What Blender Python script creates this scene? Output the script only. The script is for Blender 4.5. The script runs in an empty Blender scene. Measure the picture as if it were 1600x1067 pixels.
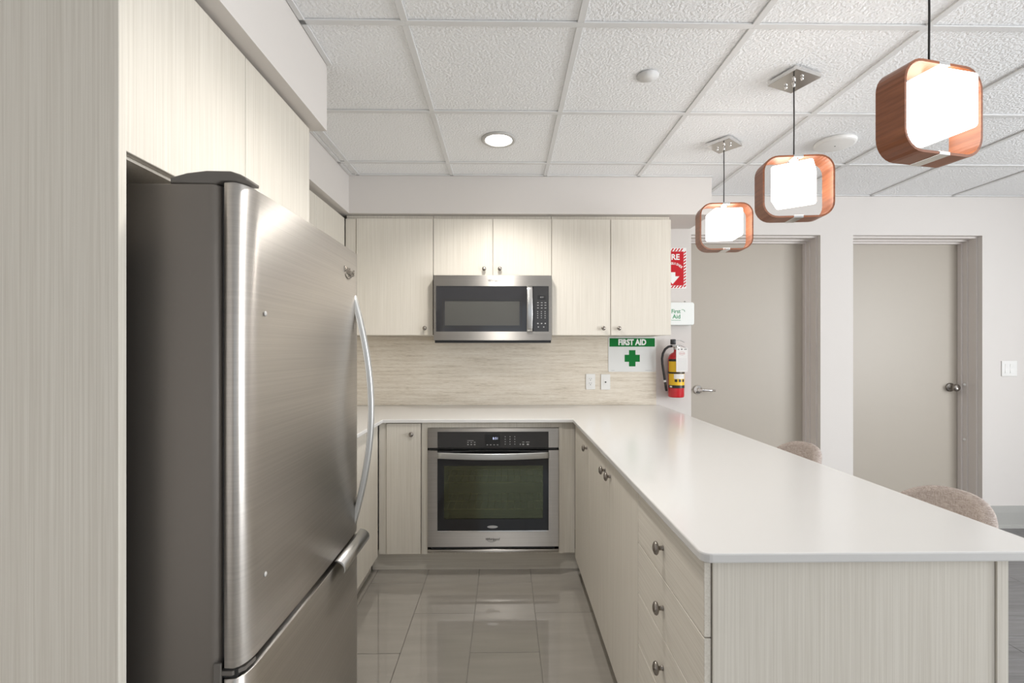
import bpy, bmesh, math, random
from mathutils import Vector, Matrix
random.seed(4)
S = bpy.context.scene
COL = S.collection
PI = math.pi

# ------------------------------------------------------------------ camera
F_PX, YAW, HORIZON, EYE = 730.0, 0.0143, 545.0, 1.325
cd = bpy.data.cameras.new('camera')
cd.sensor_width = 36.0
cd.lens = 36.0 * F_PX / 1600.0
cd.shift_y = (HORIZON - 533.5) / 1600.0
cd.clip_start = 0.02
cam = bpy.data.objects.new('camera', cd)
cam.location = (0, 0, EYE)
cam.rotation_euler = (PI / 2, 0, -YAW)
COL.objects.link(cam)
S.camera = cam

# ------------------------------------------------------------------ world, exposure
w = bpy.data.worlds.new('world')
S.world = w
w.use_nodes = True
bg = w.node_tree.nodes['Background']
bg.inputs['Color'].default_value = (0.80, 0.90, 1.0, 1)
bg.inputs['Strength'].default_value = 1.0
S.view_settings.view_transform = 'Standard'
S.view_settings.look = 'None'
S.view_settings.gamma = 1.0
S.view_settings.use_curve_mapping = False
S.view_settings.exposure = 0.14

# ------------------------------------------------------------------ room dimensions
XL, XR = -1.38, 4.90        # left and right walls
YB, YF = 3.42, -2.60        # back wall (seen) and wall behind the camera
ZC = 2.458                  # ceiling


def area_light(name, loc, rot, sx, sy, power, color=(1, 1, 1)):
    l = bpy.data.lights.new(name, 'AREA')
    l.shape = 'RECTANGLE'
    l.size, l.size_y = sx, sy
    l.energy = power
    l.color = color
    o = bpy.data.objects.new(name, l)
    o.location = loc
    o.rotation_euler = rot
    COL.objects.link(o)
    return o


# daylight entering through the window of the right-hand wall, upright in its opening
area_light('daylight_window_right_offscreen', (XR + 0.012, -0.10, 1.45), (0, PI / 2, 0), 1.40, 2.90, 175, (0.955, 0.98, 1.0))


# ------------------------------------------------------------------ materials
def new_mat(name):
    m = bpy.data.materials.new(name)
    m.use_nodes = True
    return m, m.node_tree, m.node_tree.nodes['Principled BSDF']


def mat(name, col, rough=0.5, metal=0.0, spec=0.5, coat=0.0):
    m, nt, b = new_mat(name)
    b.inputs['Base Color'].default_value = (*col, 1)
    b.inputs['Roughness'].default_value = rough
    b.inputs['Metallic'].default_value = metal
    b.inputs['Specular IOR Level'].default_value = spec
    b.inputs['Coat Weight'].default_value = coat
    return m


def noise_chain(nt, scale, detail=3.0, nscale=1.0, rough=0.55, coord='Object'):
    tc = nt.nodes.new('ShaderNodeTexCoord')
    mp = nt.nodes.new('ShaderNodeMapping')
    mp.inputs['Scale'].default_value = scale
    nz = nt.nodes.new('ShaderNodeTexNoise')
    nz.inputs['Scale'].default_value = nscale
    nz.inputs['Detail'].default_value = detail
    nz.inputs['Roughness'].default_value = rough
    nt.links.new(tc.outputs[coord], mp.inputs['Vector'])
    nt.links.new(mp.outputs['Vector'], nz.inputs['Vector'])
    return nz


def ramp(nt, src, stops):
    r = nt.nodes.new('ShaderNodeValToRGB')
    el = r.color_ramp.elements
    while len(el) < len(stops):
        el.new(0.5)
    for e, (p, c) in zip(el, stops):
        e.position = p
        e.color = (*c, 1)
    nt.links.new(src, r.inputs['Fac'])
    return r


def bump(nt, b, src, strength, dist=0.001):
    bp = nt.nodes.new('ShaderNodeBump')
    bp.inputs['Strength'].default_value = strength
    bp.inputs['Distance'].default_value = dist
    nt.links.new(src, bp.inputs['Height'])
    nt.links.new(bp.outputs['Normal'], b.inputs['Normal'])


def grain_mat(name, dark, light, scale, rough=0.45):
    m, nt, b = new_mat(name)
    nz = noise_chain(nt, scale, 4.0, 1.0, 0.65)
    r = ramp(nt, nz.outputs['Fac'], [(0.30, dark), (0.70, light)])
    nt.links.new(r.outputs['Color'], b.inputs['Base Color'])
    b.inputs['Roughness'].default_value = rough
    bump(nt, b, nz.outputs['Fac'], 0.12, 0.0006)
    return m


M = {}
CD, CL = (0.605, 0.56, 0.485), (0.74, 0.70, 0.625)
M['cab'] = grain_mat('laminate_vertical_grain', CD, CL, (250, 250, 2.2))
M['cab_h'] = grain_mat('laminate_horizontal_grain', CD, CL, (250, 2.2, 250))
M['toe'] = grain_mat('laminate_toe_kick', CD, CL, (2.2, 250, 250))
M['quartz'] = mat('white_quartz', (0.67, 0.66, 0.645), 0.16, 0, 0.5)
M['wall'] = mat('wall_paint', (0.68, 0.645, 0.615), 0.75)
M['bulk'] = M['wall']
M['door'] = mat('door_paint', (0.435, 0.39, 0.332), 0.45)
M['frame'] = mat('door_frame_paint', (0.68, 0.635, 0.605), 0.4)
M['basebd'] = mat('baseboard_grey', (0.40, 0.395, 0.375), 0.5)
M['tbar'] = mat('ceiling_grid_paint', (0.72, 0.72, 0.715), 0.5)
M['white_pl'] = mat('white_plastic', (0.80, 0.79, 0.765), 0.35)
M['white_box'] = mat('white_box_plastic', (0.82, 0.84, 0.82), 0.35)
M['sign_white'] = mat('sign_white', (0.74, 0.74, 0.72), 0.4)
M['sign_bright'] = mat('sign_lettering_white', (0.86, 0.86, 0.84), 0.4)
M['green'] = mat('sign_green', (0.003, 0.17, 0.03), 0.6, 0, 0.2)
M['greenprint'] = mat('green_print', (0.02, 0.27, 0.10), 0.4)
M['red'] = mat('sign_red', (0.56, 0.016, 0.025), 0.6, 0, 0.2)
M['ext_red'] = mat('extinguisher_red', (0.56, 0.010, 0.018), 0.22, 0, 0.5, 0.6)
M['yellow'] = mat('label_yellow', (0.85, 0.52, 0.02), 0.35)
M['black'] = mat('black_plastic', (0.012, 0.012, 0.012), 0.35)
M['rubber'] = mat('black_rubber', (0.015, 0.014, 0.014), 0.5)
M['bglass'] = mat('black_glass', (0.014, 0.014, 0.015), 0.06, 0, 0.5)
M['ctrl'] = mat('control_panel_black', (0.035, 0.034, 0.034), 0.2)
M['mwglass'] = mat('microwave_door_glass', (0.035, 0.035, 0.038), 0.08, 0, 0.5)
M['mwscreen'] = mat('microwave_mesh_screen', (0.085, 0.083, 0.075), 0.3, 0, 0.5)
M['print'] = mat('light_grey_print', (0.42, 0.42, 0.42), 0.5)
M['darkprint'] = mat('dark_grey_print', (0.06, 0.055, 0.05), 0.45)
M['chrome'] = mat('chrome', (0.78, 0.77, 0.76), 0.10, 1.0)
M['nickel'] = mat('brushed_nickel', (0.29, 0.265, 0.24), 0.25, 1.0)
M['ring'] = mat('downlight_trim', (0.50, 0.49, 0.47), 0.4)
M['plug'] = mat('grey_plug', (0.45, 0.44, 0.42), 0.4)
M['graypl'] = mat('warm_grey_plastic', (0.13, 0.118, 0.105), 0.4)
M['oven_in'] = mat('oven_enamel', (0.11, 0.11, 0.07), 0.4)
M['rack'] = mat('oven_rack_wire', (0.75, 0.68, 0.55), 0.3, 1.0)
M['grout'] = mat('floor_grout', (0.20, 0.185, 0.165), 0.7)
M['cord'] = mat('black_cord', (0.02, 0.018, 0.017), 0.5)
M['legs'] = mat('dark_metal_leg', (0.05, 0.048, 0.045), 0.35, 0.8)
M['paper'] = mat('paper_tag', (0.78, 0.76, 0.74), 0.6)
M['redprint'] = mat('red_print', (0.55, 0.15, 0.15), 0.6)
M['glass_day'] = mat('window_glass', (0.8, 0.85, 0.9), 0.05)


def steel(name, col, rough, aniso, axis='Z'):
    m, nt, b = new_mat(name)
    nz = noise_chain(nt, (1.5, 1.5, 260), 3.0, 1.0, 0.6)
    lo = tuple(c * 0.94 for c in col)
    hi = tuple(min(1, c * 1.06) for c in col)
    r = ramp(nt, nz.outputs['Fac'], [(0.3, lo), (0.7, hi)])
    nt.links.new(r.outputs['Color'], b.inputs['Base Color'])
    b.inputs['Metallic'].default_value = 1.0
    b.inputs['Roughness'].default_value = rough
    b.inputs['Anisotropic'].default_value = aniso
    b.inputs['Anisotropic Rotation'].default_value = 0.25
    tg = nt.nodes.new('ShaderNodeTangent')
    tg.direction_type = 'RADIAL'
    tg.axis = axis
    nt.links.new(tg.outputs['Tangent'], b.inputs['Tangent'])
    return m


M['steel'] = steel('brushed_stainless', (0.53, 0.505, 0.475), 0.45, 0.95)
M['fridge'] = steel('fridge_stainless', (0.605, 0.575, 0.54), 0.40, 0.85)
M['handle'] = mat('pale_satin_handle', (0.56, 0.565, 0.56), 0.38, 0.75)
M['satin'] = mat('satin_handle', (0.60, 0.60, 0.59), 0.30, 1.0)

m, nt, b = new_mat('fridge_cabinet_side')
nz = noise_chain(nt, (900, 900, 900), 2.0)
b.inputs['Base Color'].default_value = (0.20, 0.18, 0.16, 1)
b.inputs['Metallic'].default_value = 0.55
b.inputs['Roughness'].default_value = 0.42
bump(nt, b, nz.outputs['Fac'], 0.15, 0.0005)
M['fside'] = m

# backsplash: fine horizontal fibres
m, nt, b = new_mat('backsplash_linear')
n1 = noise_chain(nt, (22, 22, 520), 4.0, 1.0, 0.7)
n2 = noise_chain(nt, (3.2, 3.2, 60), 3.0, 1.0, 0.6)
mx = nt.nodes.new('ShaderNodeMath')
mx.operation = 'MULTIPLY_ADD'
mx.inputs[1].default_value = 0.6
nt.links.new(n1.outputs['Fac'], mx.inputs[0])
m2 = nt.nodes.new('ShaderNodeMath')
m2.operation = 'MULTIPLY'
m2.inputs[1].default_value = 0.4
nt.links.new(n2.outputs['Fac'], m2.inputs[0])
nt.links.new(m2.outputs[0], mx.inputs[2])
r = ramp(nt, mx.outputs[0], [(0.33, (0.42, 0.36, 0.275)), (0.46, (0.68, 0.605, 0.50)), (0.62, (0.82, 0.765, 0.67))])
nt.links.new(r.outputs['Color'], b.inputs['Base Color'])
b.inputs['Roughness'].default_value = 0.6
bump(nt, b, n1.outputs['Fac'], 0.3, 0.001)
M['splash'] = m

# ceiling tile: white, crumpled texture
m, nt, b = new_mat('ceiling_tile_textured')
nz = noise_chain(nt, (95, 95, 95), 2.0, 1.0, 0.5)
b.inputs['Base Color'].default_value = (0.88, 0.885, 0.89, 1)
b.inputs['Roughness'].default_value = 0.9
bump(nt, b, nz.outputs['Fac'], 0.9, 0.006)
M['ctile'] = m

# glossy grey porcelain tile
m, nt, b = new_mat('floor_porcelain')
nz = noise_chain(nt, (2.0, 14, 2.0), 3.0, 1.0, 0.5)
r = ramp(nt, nz.outputs['Fac'], [(0.3, (0.285, 0.265, 0.235)), (0.7, (0.33, 0.308, 0.274))])
nt.links.new(r.outputs['Color'], b.inputs['Base Color'])
b.inputs['Roughness'].default_value = 0.045
b.inputs['Specular IOR Level'].default_value = 0.8
b.inputs['Coat Weight'].default_value = 1.0
b.inputs['Coat Roughness'].default_value = 0.03
b.inputs['Coat IOR'].default_value = 1.7
M['ftile'] = m

m, nt, b = new_mat('grey_wood_plank')
nz = noise_chain(nt, (2.2, 70, 10), 5.0, 1.0, 0.7)
r = ramp(nt, nz.outputs['Fac'], [(0.3, (0.12, 0.115, 0.115)), (0.7, (0.235, 0.23, 0.23))])
nt.links.new(r.outputs['Color'], b.inputs['Base Color'])
b.inputs['Roughness'].default_value = 0.45
M['plank'] = m

# pendant bentwood
m, nt, b = new_mat('bentwood_walnut')
nz = noise_chain(nt, (6, 6, 90), 4.0, 1.0, 0.6)
r = ramp(nt, nz.outputs['Fac'], [(0.3, (0.17, 0.055, 0.022)), (0.7, (0.30, 0.105, 0.045))])
nt.links.new(r.outputs['Color'], b.inputs['Base Color'])
b.inputs['Roughness'].default_value = 0.35
M['wood'] = m

# tweed upholstery
m, nt, b = new_mat('taupe_tweed')
na = noise_chain(nt, (420, 420, 60), 2.0, 1.0, 0.6)
nb = noise_chain(nt, (60, 60, 420), 2.0, 1.0, 0.6)
ad = nt.nodes.new('ShaderNodeMath')
ad.operation = 'ADD'
nt.links.new(na.outputs['Fac'], ad.inputs[0])
nt.links.new(nb.outputs['Fac'], ad.inputs[1])
hf = nt.nodes.new('ShaderNodeMath')
hf.operation = 'MULTIPLY'
hf.inputs[1].default_value = 0.5
nt.links.new(ad.outputs[0], hf.inputs[0])
r = ramp(nt, hf.outputs[0], [(0.35, (0.28, 0.228, 0.20)), (0.65, (0.52, 0.45, 0.41))])
nt.links.new(r.outputs['Color'], b.inputs['Base Color'])
b.inputs['Roughness'].default_value = 0.95
bump(nt, b, hf.outputs[0], 0.5, 0.002)
M['tweed'] = m


def emis(name, col, strength):
    m, nt, b = new_mat(name)
    b.inputs['Base Color'].default_value = (*col, 1)
    b.inputs['Emission Color'].default_value = (*col, 1)
    b.inputs['Emission Strength'].default_value = strength
    return m


M['glow'] = emis('lit_pendant_glass', (1.0, 0.955, 0.89), 6.0)
M['lamp'] = emis('lit_downlight', (1.0, 0.96, 0.90), 14.0)
M['led'] = emis('clock_digits', (0.55, 0.6, 0.85), 0.9)

# tinted oven pane: part mirror, part see-through
m = bpy.data.materials.new('tinted_oven_pane')
m.use_nodes = True
nt = m.node_tree
nt.nodes.clear()
out = nt.nodes.new('ShaderNodeOutputMaterial')
tr = nt.nodes.new('ShaderNodeBsdfTransparent')
tr.inputs['Color'].default_value = (0.55, 0.54, 0.45, 1)
gl = nt.nodes.new('ShaderNodeBsdfGlossy')
gl.inputs['Color'].default_value = (0.85, 0.9, 0.62, 1)
gl.inputs['Roughness'].default_value = 0.08
mixn = nt.nodes.new('ShaderNodeMixShader')
mixn.inputs['Fac'].default_value = 0.09
nt.links.new(tr.outputs[0], mixn.inputs[1])
nt.links.new(gl.outputs[0], mixn.inputs[2])
nt.links.new(mixn.outputs[0], out.inputs['Surface'])
M['opane'] = m


# ------------------------------------------------------------------ mesh helpers (all take world coordinates)
class MB:
    def __init__(self):
        self.v, self.f, self.s = [], [], []

    def add(self, v, f, smooth=False):
        o = len(self.v)
        self.v += [tuple(p) for p in v]
        self.f += [tuple(i + o for i in q) for q in f]
        self.s += [smooth] * len(f)
        return self

    def box(self, x0, x1, y0, y1, z0, z1, bev=0.0, seg=1):
        if bev <= 0:
            v = [(x, y, z) for x in (x0, x1) for y in (y0, y1) for z in (z0, z1)]
            f = [(0, 1, 3, 2), (4, 6, 7, 5), (0, 4, 5, 1), (2, 3, 7, 6), (0, 2, 6, 4), (1, 5, 7, 3)]
            return self.add(v, f)
        bm = bmesh.new()
        bmesh.ops.create_cube(bm, size=1)
        for q in bm.verts:
            q.co = Vector(((x0 + x1) / 2 + q.co.x * (x1 - x0), (y0 + y1) / 2 + q.co.y * (y1 - y0), (z0 + z1) / 2 + q.co.z * (z1 - z0)))
        bmesh.ops.bevel(bm, geom=bm.edges[:], offset=bev, segments=seg, profile=0.5, affect='EDGES')
        return self.bm(bm, seg > 1)

    def bm(self, bm, smooth=False):
        bm.verts.ensure_lookup_table()
        bm.verts.index_update()
        self.add([q.co[:] for q in bm.verts], [[l.index for l in f.verts] for f in bm.faces], smooth)
        bm.free()
        return self

    def prism(self, poly, axis, a, b, bev=0.0, seg=2, smooth=False):
        """extrude a 2-D polygon along an axis: 'z' takes (x,y), 'y' takes (x,z), 'x' takes (y,z)"""
        def P(p, t):
            return {'z': (p[0], p[1], t), 'y': (p[0], t, p[1]), 'x': (t, p[0], p[1])}[axis]
        n = len(poly)
        bm = bmesh.new()
        A = [bm.verts.new(P(p, a)) for p in poly]
        B = [bm.verts.new(P(p, b)) for p in poly]
        fa = bm.faces.new(A)
        fb = bm.faces.new(B[::-1])
        sides = [bm.faces.new((A[i], B[i], B[(i + 1) % n], A[(i + 1) % n])) for i in range(n)]
        bmesh.ops.recalc_face_normals(bm, faces=bm.faces[:])
        if bev > 0:
            eds = list(set(fa.edges[:] + fb.edges[:]))
            bmesh.ops.bevel(bm, geom=eds, offset=bev, segments=seg, profile=0.5, affect='EDGES')
        if smooth:
            bm.verts.ensure_lookup_table(); bm.verts.index_update()
            o = len(self.v)
            self.v += [q.co[:] for q in bm.verts]
            for f in bm.faces:
                self.f.append(tuple(l.index + o for l in f.verts)); self.s.append(len(f.verts) == 4)
            bm.free()
            return self
        return self.bm(bm)

    def revolve(self, prof, center, axis, n=20, sx=1.0, sy=1.0):
        """prof: list of (radius, along axis)."""
        ax = Vector(axis).normalized()
        u = ax.orthogonal().normalized() if abs(ax.z) > 0.9 else Vector((0, 0, 1))
        if abs(ax.z) > 0.9:
            u = Vector((1, 0, 0))
        w_ = ax.cross(u).normalized()
        c = Vector(center)
        v, f = [], []
        for (r, t) in prof:
            for k in range(n):
                an = 2 * PI * k / n
                v.append(c + ax * t + u * (r * sx * math.cos(an)) + w_ * (r * sy * math.sin(an)))
        for i in range(len(prof) - 1):
            for k in range(n):
                k2 = (k + 1) % n
                f.append((i * n + k, i * n + k2, (i + 1) * n + k2, (i + 1) * n + k))
        m_ = len(prof) - 1
        f.append(tuple(range(n))[::-1])
        f.append(tuple(m_ * n + k for k in range(n)))
        return self.add(v, f, True)

    def tube(self, pts, r, n=8, r2=None):
        return self.sweep(pts, [(r * math.cos(2 * PI * k / n), (r2 or r) * math.sin(2 * PI * k / n)) for k in range(n)], None, True)

    def sweep(self, pts, sec, side=None, smooth=False):
        pts = [Vector(p) for p in pts]
        n = len(sec)
        v, f = [], []
        prev = None
        for i, p in enumerate(pts):
            t = (pts[min(i + 1, len(pts) - 1)] - pts[max(i - 1, 0)]).normalized()
            if side is not None:
                a = Vector(side)
                a = (a - t * a.dot(t)).normalized()
            else:
                a = prev if prev is not None else t.orthogonal()
                a = (a - t * a.dot(t)).normalized()
                prev = a
            bvec = t.cross(a)
            for (q, s_) in sec:
                v.append(p + a * q + bvec * s_)
        for i in range(len(pts) - 1):
            for k in range(n):
                k2 = (k + 1) % n
                f.append((i * n + k, i * n + k2, (i + 1) * n + k2, (i + 1) * n + k))
        f.append(tuple(range(n))[::-1])
        m_ = (len(pts) - 1) * n
        f.append(tuple(m_ + k for k in range(n)))
        return self.add(v, f, smooth)


def mesh_of(name, mb, material, shift):
    me = bpy.data.meshes.new(name)
    sh = Vector(shift)
    me.from_pydata([tuple(Vector(p) - sh) for p in mb.v], [], mb.f)
    me.polygons.foreach_set('use_smooth', mb.s)
    me.materials.append(material)
    bm = bmesh.new()
    bm.from_mesh(me)
    bmesh.ops.recalc_face_normals(bm, faces=bm.faces[:])
    bm.to_mesh(me)
    bm.free()
    me.update()
    return me


def origin_of(o):
    p = Vector((0, 0, 0))
    while o is not None:
        p = p + o.location
        o = o.parent
    return p


def part(name, mb, material, parent):
    """a mesh built in world coordinates, hung under its thing (things may be turned afterwards)"""
    o = bpy.data.objects.new(name, mesh_of(name, mb, M[material], origin_of(parent)))
    COL.objects.link(o)
    o.parent = parent
    return o


def pieces(name, mb, material, parent):
    """boxes collected in one builder become one part each"""
    for k in range(len(mb.v) // 8):
        q = MB()
        q.v, q.f, q.s = mb.v[k * 8:k * 8 + 8], [tuple(i - k * 8 for i in f) for f in mb.f[k * 6:k * 6 + 6]], [False] * 6
        part(name, q, material, parent)


def tag(o, label, cat, group=None):
    o['label'] = label
    o['category'] = cat
    if group:
        o['group'] = group
    return o


def thing(name, label, cat, loc, group=None):
    o = bpy.data.objects.new(name, None)
    o.empty_display_size = 0.05
    o.location = loc
    COL.objects.link(o)
    return tag(o, label, cat, group)


def single(name, mb, material, label, cat, loc, group=None):
    o = bpy.data.objects.new(name, mesh_of(name, mb, M[material], loc))
    o.location = loc
    COL.objects.link(o)
    return tag(o, label, cat, group)


def struct(name, mb, material, label=None, parent=None):
    o = bpy.data.objects.new(name, mesh_of(name, mb, M[material], (0, 0, 0)))
    COL.objects.link(o)
    o['kind'] = 'structure'
    if label:
        o['label'] = label
    if parent:
        o.parent = parent
    return o


def share(name, src, parent, loc=(0, 0, 0)):
    o = bpy.data.objects.new(name, src)
    o.location = loc
    o.parent = parent
    COL.objects.link(o)
    return o


def text_mb(body, size, origin, xdir, ydir, ext=0.0006, bold=0.0, shear=0.0, sx=1.0, align='CENTER', rot=0.0):
    cu = bpy.data.curves.new('lettering', 'FONT')
    cu.body = body
    cu.size = size
    cu.extrude = ext
    cu.offset = bold
    cu.shear = shear
    cu.align_x = align
    cu.align_y = 'CENTER'
    cu.resolution_u = 3
    o = bpy.data.objects.new('lettering', cu)
    COL.objects.link(o)
    dg = bpy.context.evaluated_depsgraph_get()
    me = bpy.data.meshes.new_from_object(o.evaluated_get(dg))
    x_, y_ = Vector(xdir), Vector(ydir)
    z_ = x_.cross(y_)
    og = Vector(origin)
    cr, sr = math.cos(rot), math.sin(rot)
    mb = MB()
    vs = []
    for q in me.vertices:
        a, c = q.co.x * sx, q.co.y
        a, c = a * cr - c * sr, a * sr + c * cr
        vs.append(og + x_ * a + y_ * c + z_ * q.co.z)
    mb.add(vs, [tuple(p.vertices) for p in me.polygons])
    bpy.data.objects.remove(o)
    bpy.data.curves.remove(cu)
    bpy.data.meshes.remove(me)
    return mb


FRONT = ((1, 0, 0), (0, 0, 1))       # lettering on a face that looks towards -Y
SIDE = ((0, 1, 0), (0, 0, 1))        # lettering on a face that looks towards +X


def rrect(x0, x1, z0, z1, r, n=5):
    pts = []
    for cx, cz, a0 in ((x1 - r, z1 - r, 0), (x0 + r, z1 - r, PI / 2), (x0 + r, z0 + r, PI), (x1 - r, z0 + r, 3 * PI / 2)):
        for k in range(n + 1):
            a = a0 + PI / 2 * k / n
            pts.append((cx + r * math.cos(a), cz + r * math.sin(a)))
    return pts


def frame_boxes(mb, x0, x1, z0, z1, ix0, ix1, iz0, iz1, y0, y1):
    """a rectangular plate (seen from -Y) with a rectangular hole"""
    mb.box(x0, ix0, y0, y1, z0, z1)
    mb.box(ix1, x1, y0, y1, z0, z1)
    mb.box(ix0, ix1, y0, y1, iz1, z1)
    mb.box(ix0, ix1, y0, y1, z0, iz0)
    return mb


# ================================================================== STRUCTURE
# floor slab (grout) with tiles in the kitchen and planks beyond the peninsula
XW = 1.04
floor = struct('floor', MB().box(XL, XR, YF, YB + 0.3, -0.05, -0.004), 'grout', 'grey tiled kitchen floor with grey planks beyond the peninsula')
tiles = {}
TP, TLn = 0.3035, 0.610
col = -4
x = -0.457 - TP * 3
while x < XW - 0.01:
    k = round((x + 0.457) / TP)
    y = 2.04 + (TLn / 2 if k % 2 == 0 else 0) - TLn * 8
    while y < YB + 0.02:
        x0, x1, y0, y1 = max(x, XL), min(x + TP, XW), max(y, YF), min(y + TLn, YB)
        if x1 - x0 > 0.02 and y1 - y0 > 0.02:
            key = (round(x1 - x0, 3), round(y1 - y0, 3))
            if key not in tiles:
                g = 0.0011
                tiles[key] = mesh_of('tile', MB().box(g, key[0] - g, g, key[1] - g, -0.004, 0.0, 0.0006), M['ftile'], (0, 0, 0))
            share('tile', tiles[key], floor, (x0, y0, 0))
        y += TLn
    x += TP
planks = {}
PW, PLn = 0.152, 1.22
row = 0
y = YF
while y < YB:
    x = XW - [0.0, 0.75, 0.3, 1.0, 0.55][row % 5]
    while x < XR:
        x0, x1, y1 = max(x, XW), min(x + PLn, XR), min(y + PW, YB)
        if x1 - x0 > 0.02 and y1 - y > 0.02:
            key = (round(x1 - x0, 3), round(y1 - y, 3))
            if key not in planks:
                g = 0.0009
                planks[key] = mesh_of('plank', MB().box(g, key[0] - g, g, key[1] - g, -0.004, 0.0, 0.0006), M['plank'], (0, 0, 0))
            share('plank', planks[key], floor, (x0, y, 0))
        x += PLn
    y += PW
    row += 1

# walls
DO = [(1.368, 2.329), (2.573, 3.543)]     # the two door openings in the back wall
DZ = 2.166
TH = 0.26
wb = MB()
wb.box(XL - 0.1, DO[0][0], YB, YB + TH, 0, ZC + 0.05)
wb.box(DO[0][1], DO[1][0], YB, YB + TH, 0, DZ)
wb.box(DO[1][1], XR + 0.1, YB, YB + TH, 0, ZC + 0.05)
wb.box(DO[0][0], DO[1][1], YB, YB + TH, DZ, ZC + 0.05)
wall_back = struct('wall_back', wb, 'wall', 'pale painted wall with two recessed doors')
struct('wall_left', MB().box(XL - 0.1, XL, YF - 0.1, YB, 0, ZC + 0.05), 'wall', 'pale painted wall behind the fridge')
WR = (-1.60, 1.40, 0.70, 2.20)            # right-hand window (y0, y1, z0, z1)
wr = MB()
wr.box(XR, XR + 0.12, YF - 0.1, WR[0], 0, ZC + 0.05).box(XR, XR + 0.12, WR[1], YB, 0, ZC + 0.05)
wr.box(XR, XR + 0.12, WR[0], WR[1], 0, WR[2]).box(XR, XR + 0.12, WR[0], WR[1], WR[3], ZC + 0.05)
struct('wall_right', wr, 'wall', 'pale painted wall with a window')
WF = (-0.5, 2.9, 0.70, 2.20)  # unseen window behind the camera, added only to let sky light in
wf = MB()
wf.box(XL, WF[0], YF - 0.12, YF, 0, ZC + 0.05).box(WF[1], XR, YF - 0.12, YF, 0, ZC + 0.05)
wf.box(WF[0], WF[1], YF - 0.12, YF, 0, WF[2]).box(WF[0], WF[1], YF - 0.12, YF, WF[3], ZC + 0.05)
struct('wall_front', wf, 'wall', 'pale painted wall behind the viewer with an added window opening')
w1 = struct('window_1', MB().box(XR + 0.02, XR + 0.06, WR[0], WR[1], WR[2], WR[2] + 0.05).box(XR + 0.02, XR + 0.06, WR[0], WR[1], WR[3] - 0.05, WR[3])
            .box(XR + 0.02, XR + 0.06, WR[0], WR[0] + 0.05, WR[2], WR[3]).box(XR + 0.02, XR + 0.06, WR[1] - 0.05, WR[1], WR[2], WR[3])
            .box(XR + 0.02, XR + 0.06, -0.13, -0.07, WR[2], WR[3]), 'frame', 'white framed window in the right wall')
w2 = struct('window_added', MB().box(WF[0], WF[1], YF - 0.06, YF - 0.02, WF[2], WF[2] + 0.05).box(WF[0], WF[1], YF - 0.06, YF - 0.02, WF[3] - 0.05, WF[3])
            .box(WF[0], WF[0] + 0.05, YF - 0.06, YF - 0.02, WF[2], WF[3]).box(WF[1] - 0.05, WF[1], YF - 0.06, YF - 0.02, WF[2], WF[3])
            .box(1.17, 1.23, YF - 0.06, YF - 0.02, WF[2], WF[3]), 'frame', 'white framed window added behind the viewer to let sky light in')

# backsplash panel on the back and left walls
struct('wall_backsplash', MB().box(XL + 0.012, 1.106, YB - 0.010, YB, 0.9145, 1.4165).box(XL, XL + 0.010, 1.85, YB - 0.011, 0.9145, 1.4165), 'splash', 'beige backsplash of fine horizontal strands')

# bulkheads over the cabinets
struct('trim_1', MB().box(XL, -0.711, 0.90, 1.872, 2.192, ZC - 0.001), 'bulk', 'painted bulkhead above the fridge cabinet')
struct('trim_2', MB().box(XL, -1.018, 1.872, 3.055, 2.208, ZC - 0.001), 'bulk', 'painted bulkhead above the corner wall cabinets')
struct('trim_3', MB().box(XL, 1.358, 3.055, YB, 2.208, ZC - 0.001), 'bulk', 'painted bulkhead above the microwave cabinets')

# suspended ceiling: tiles in a metal grid
ceiling = struct('ceiling', MB().box(XL, XR, YF, YB, ZC + 0.03, ZC + 0.05), 'tbar', 'suspended ceiling of white textured tiles in a metal grid')
GX, GY, T = -0.348, 1.623, 0.6096
NI = (-2, 9)
NJ = (-7, 3)


def in_bulkhead(x0, x1, y0, y1):
    return (x1 <= -0.70 and y1 <= 1.88 and y0 >= 0.89) or (x1 <= -1.01 and y0 >= 1.86) or (x1 <= 1.37 and y0 >= 3.05)


ct = {}
for i in range(*NI):
    for j in range(*NJ):
        x0, x1 = max(GX + i * T, XL), min(GX + (i + 1) * T, XR)
        y0, y1 = max(GY + j * T, YF), min(GY + (j + 1) * T, YB)
        if x1 - x0 < 0.03 or y1 - y0 < 0.03:
            continue
        key = (round(x1 - x0, 3), round(y1 - y0, 3))
        if key not in ct:
            g = 0.008
            ct[key] = mesh_of('tile', MB().box(g, key[0] - g, g, key[1] - g, 0.0, 0.014, 0.002), M['ctile'], (0, 0, 0))
        share('tile', ct[key], ceiling, (x0, y0, ZC + 0.001))
bars = {}


def tee(x0, x1, y0, y1):
    key = (round(x1 - x0, 3), round(y1 - y0, 3))
    if key not in bars:
        bars[key] = mesh_of('grid_bar', MB().box(0, key[0], 0, key[1], -0.006, 0.0, 0.0008), M['tbar'], (0, 0, 0))
    share('grid_bar', bars[key], ceiling, (x0, y0, ZC))


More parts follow.
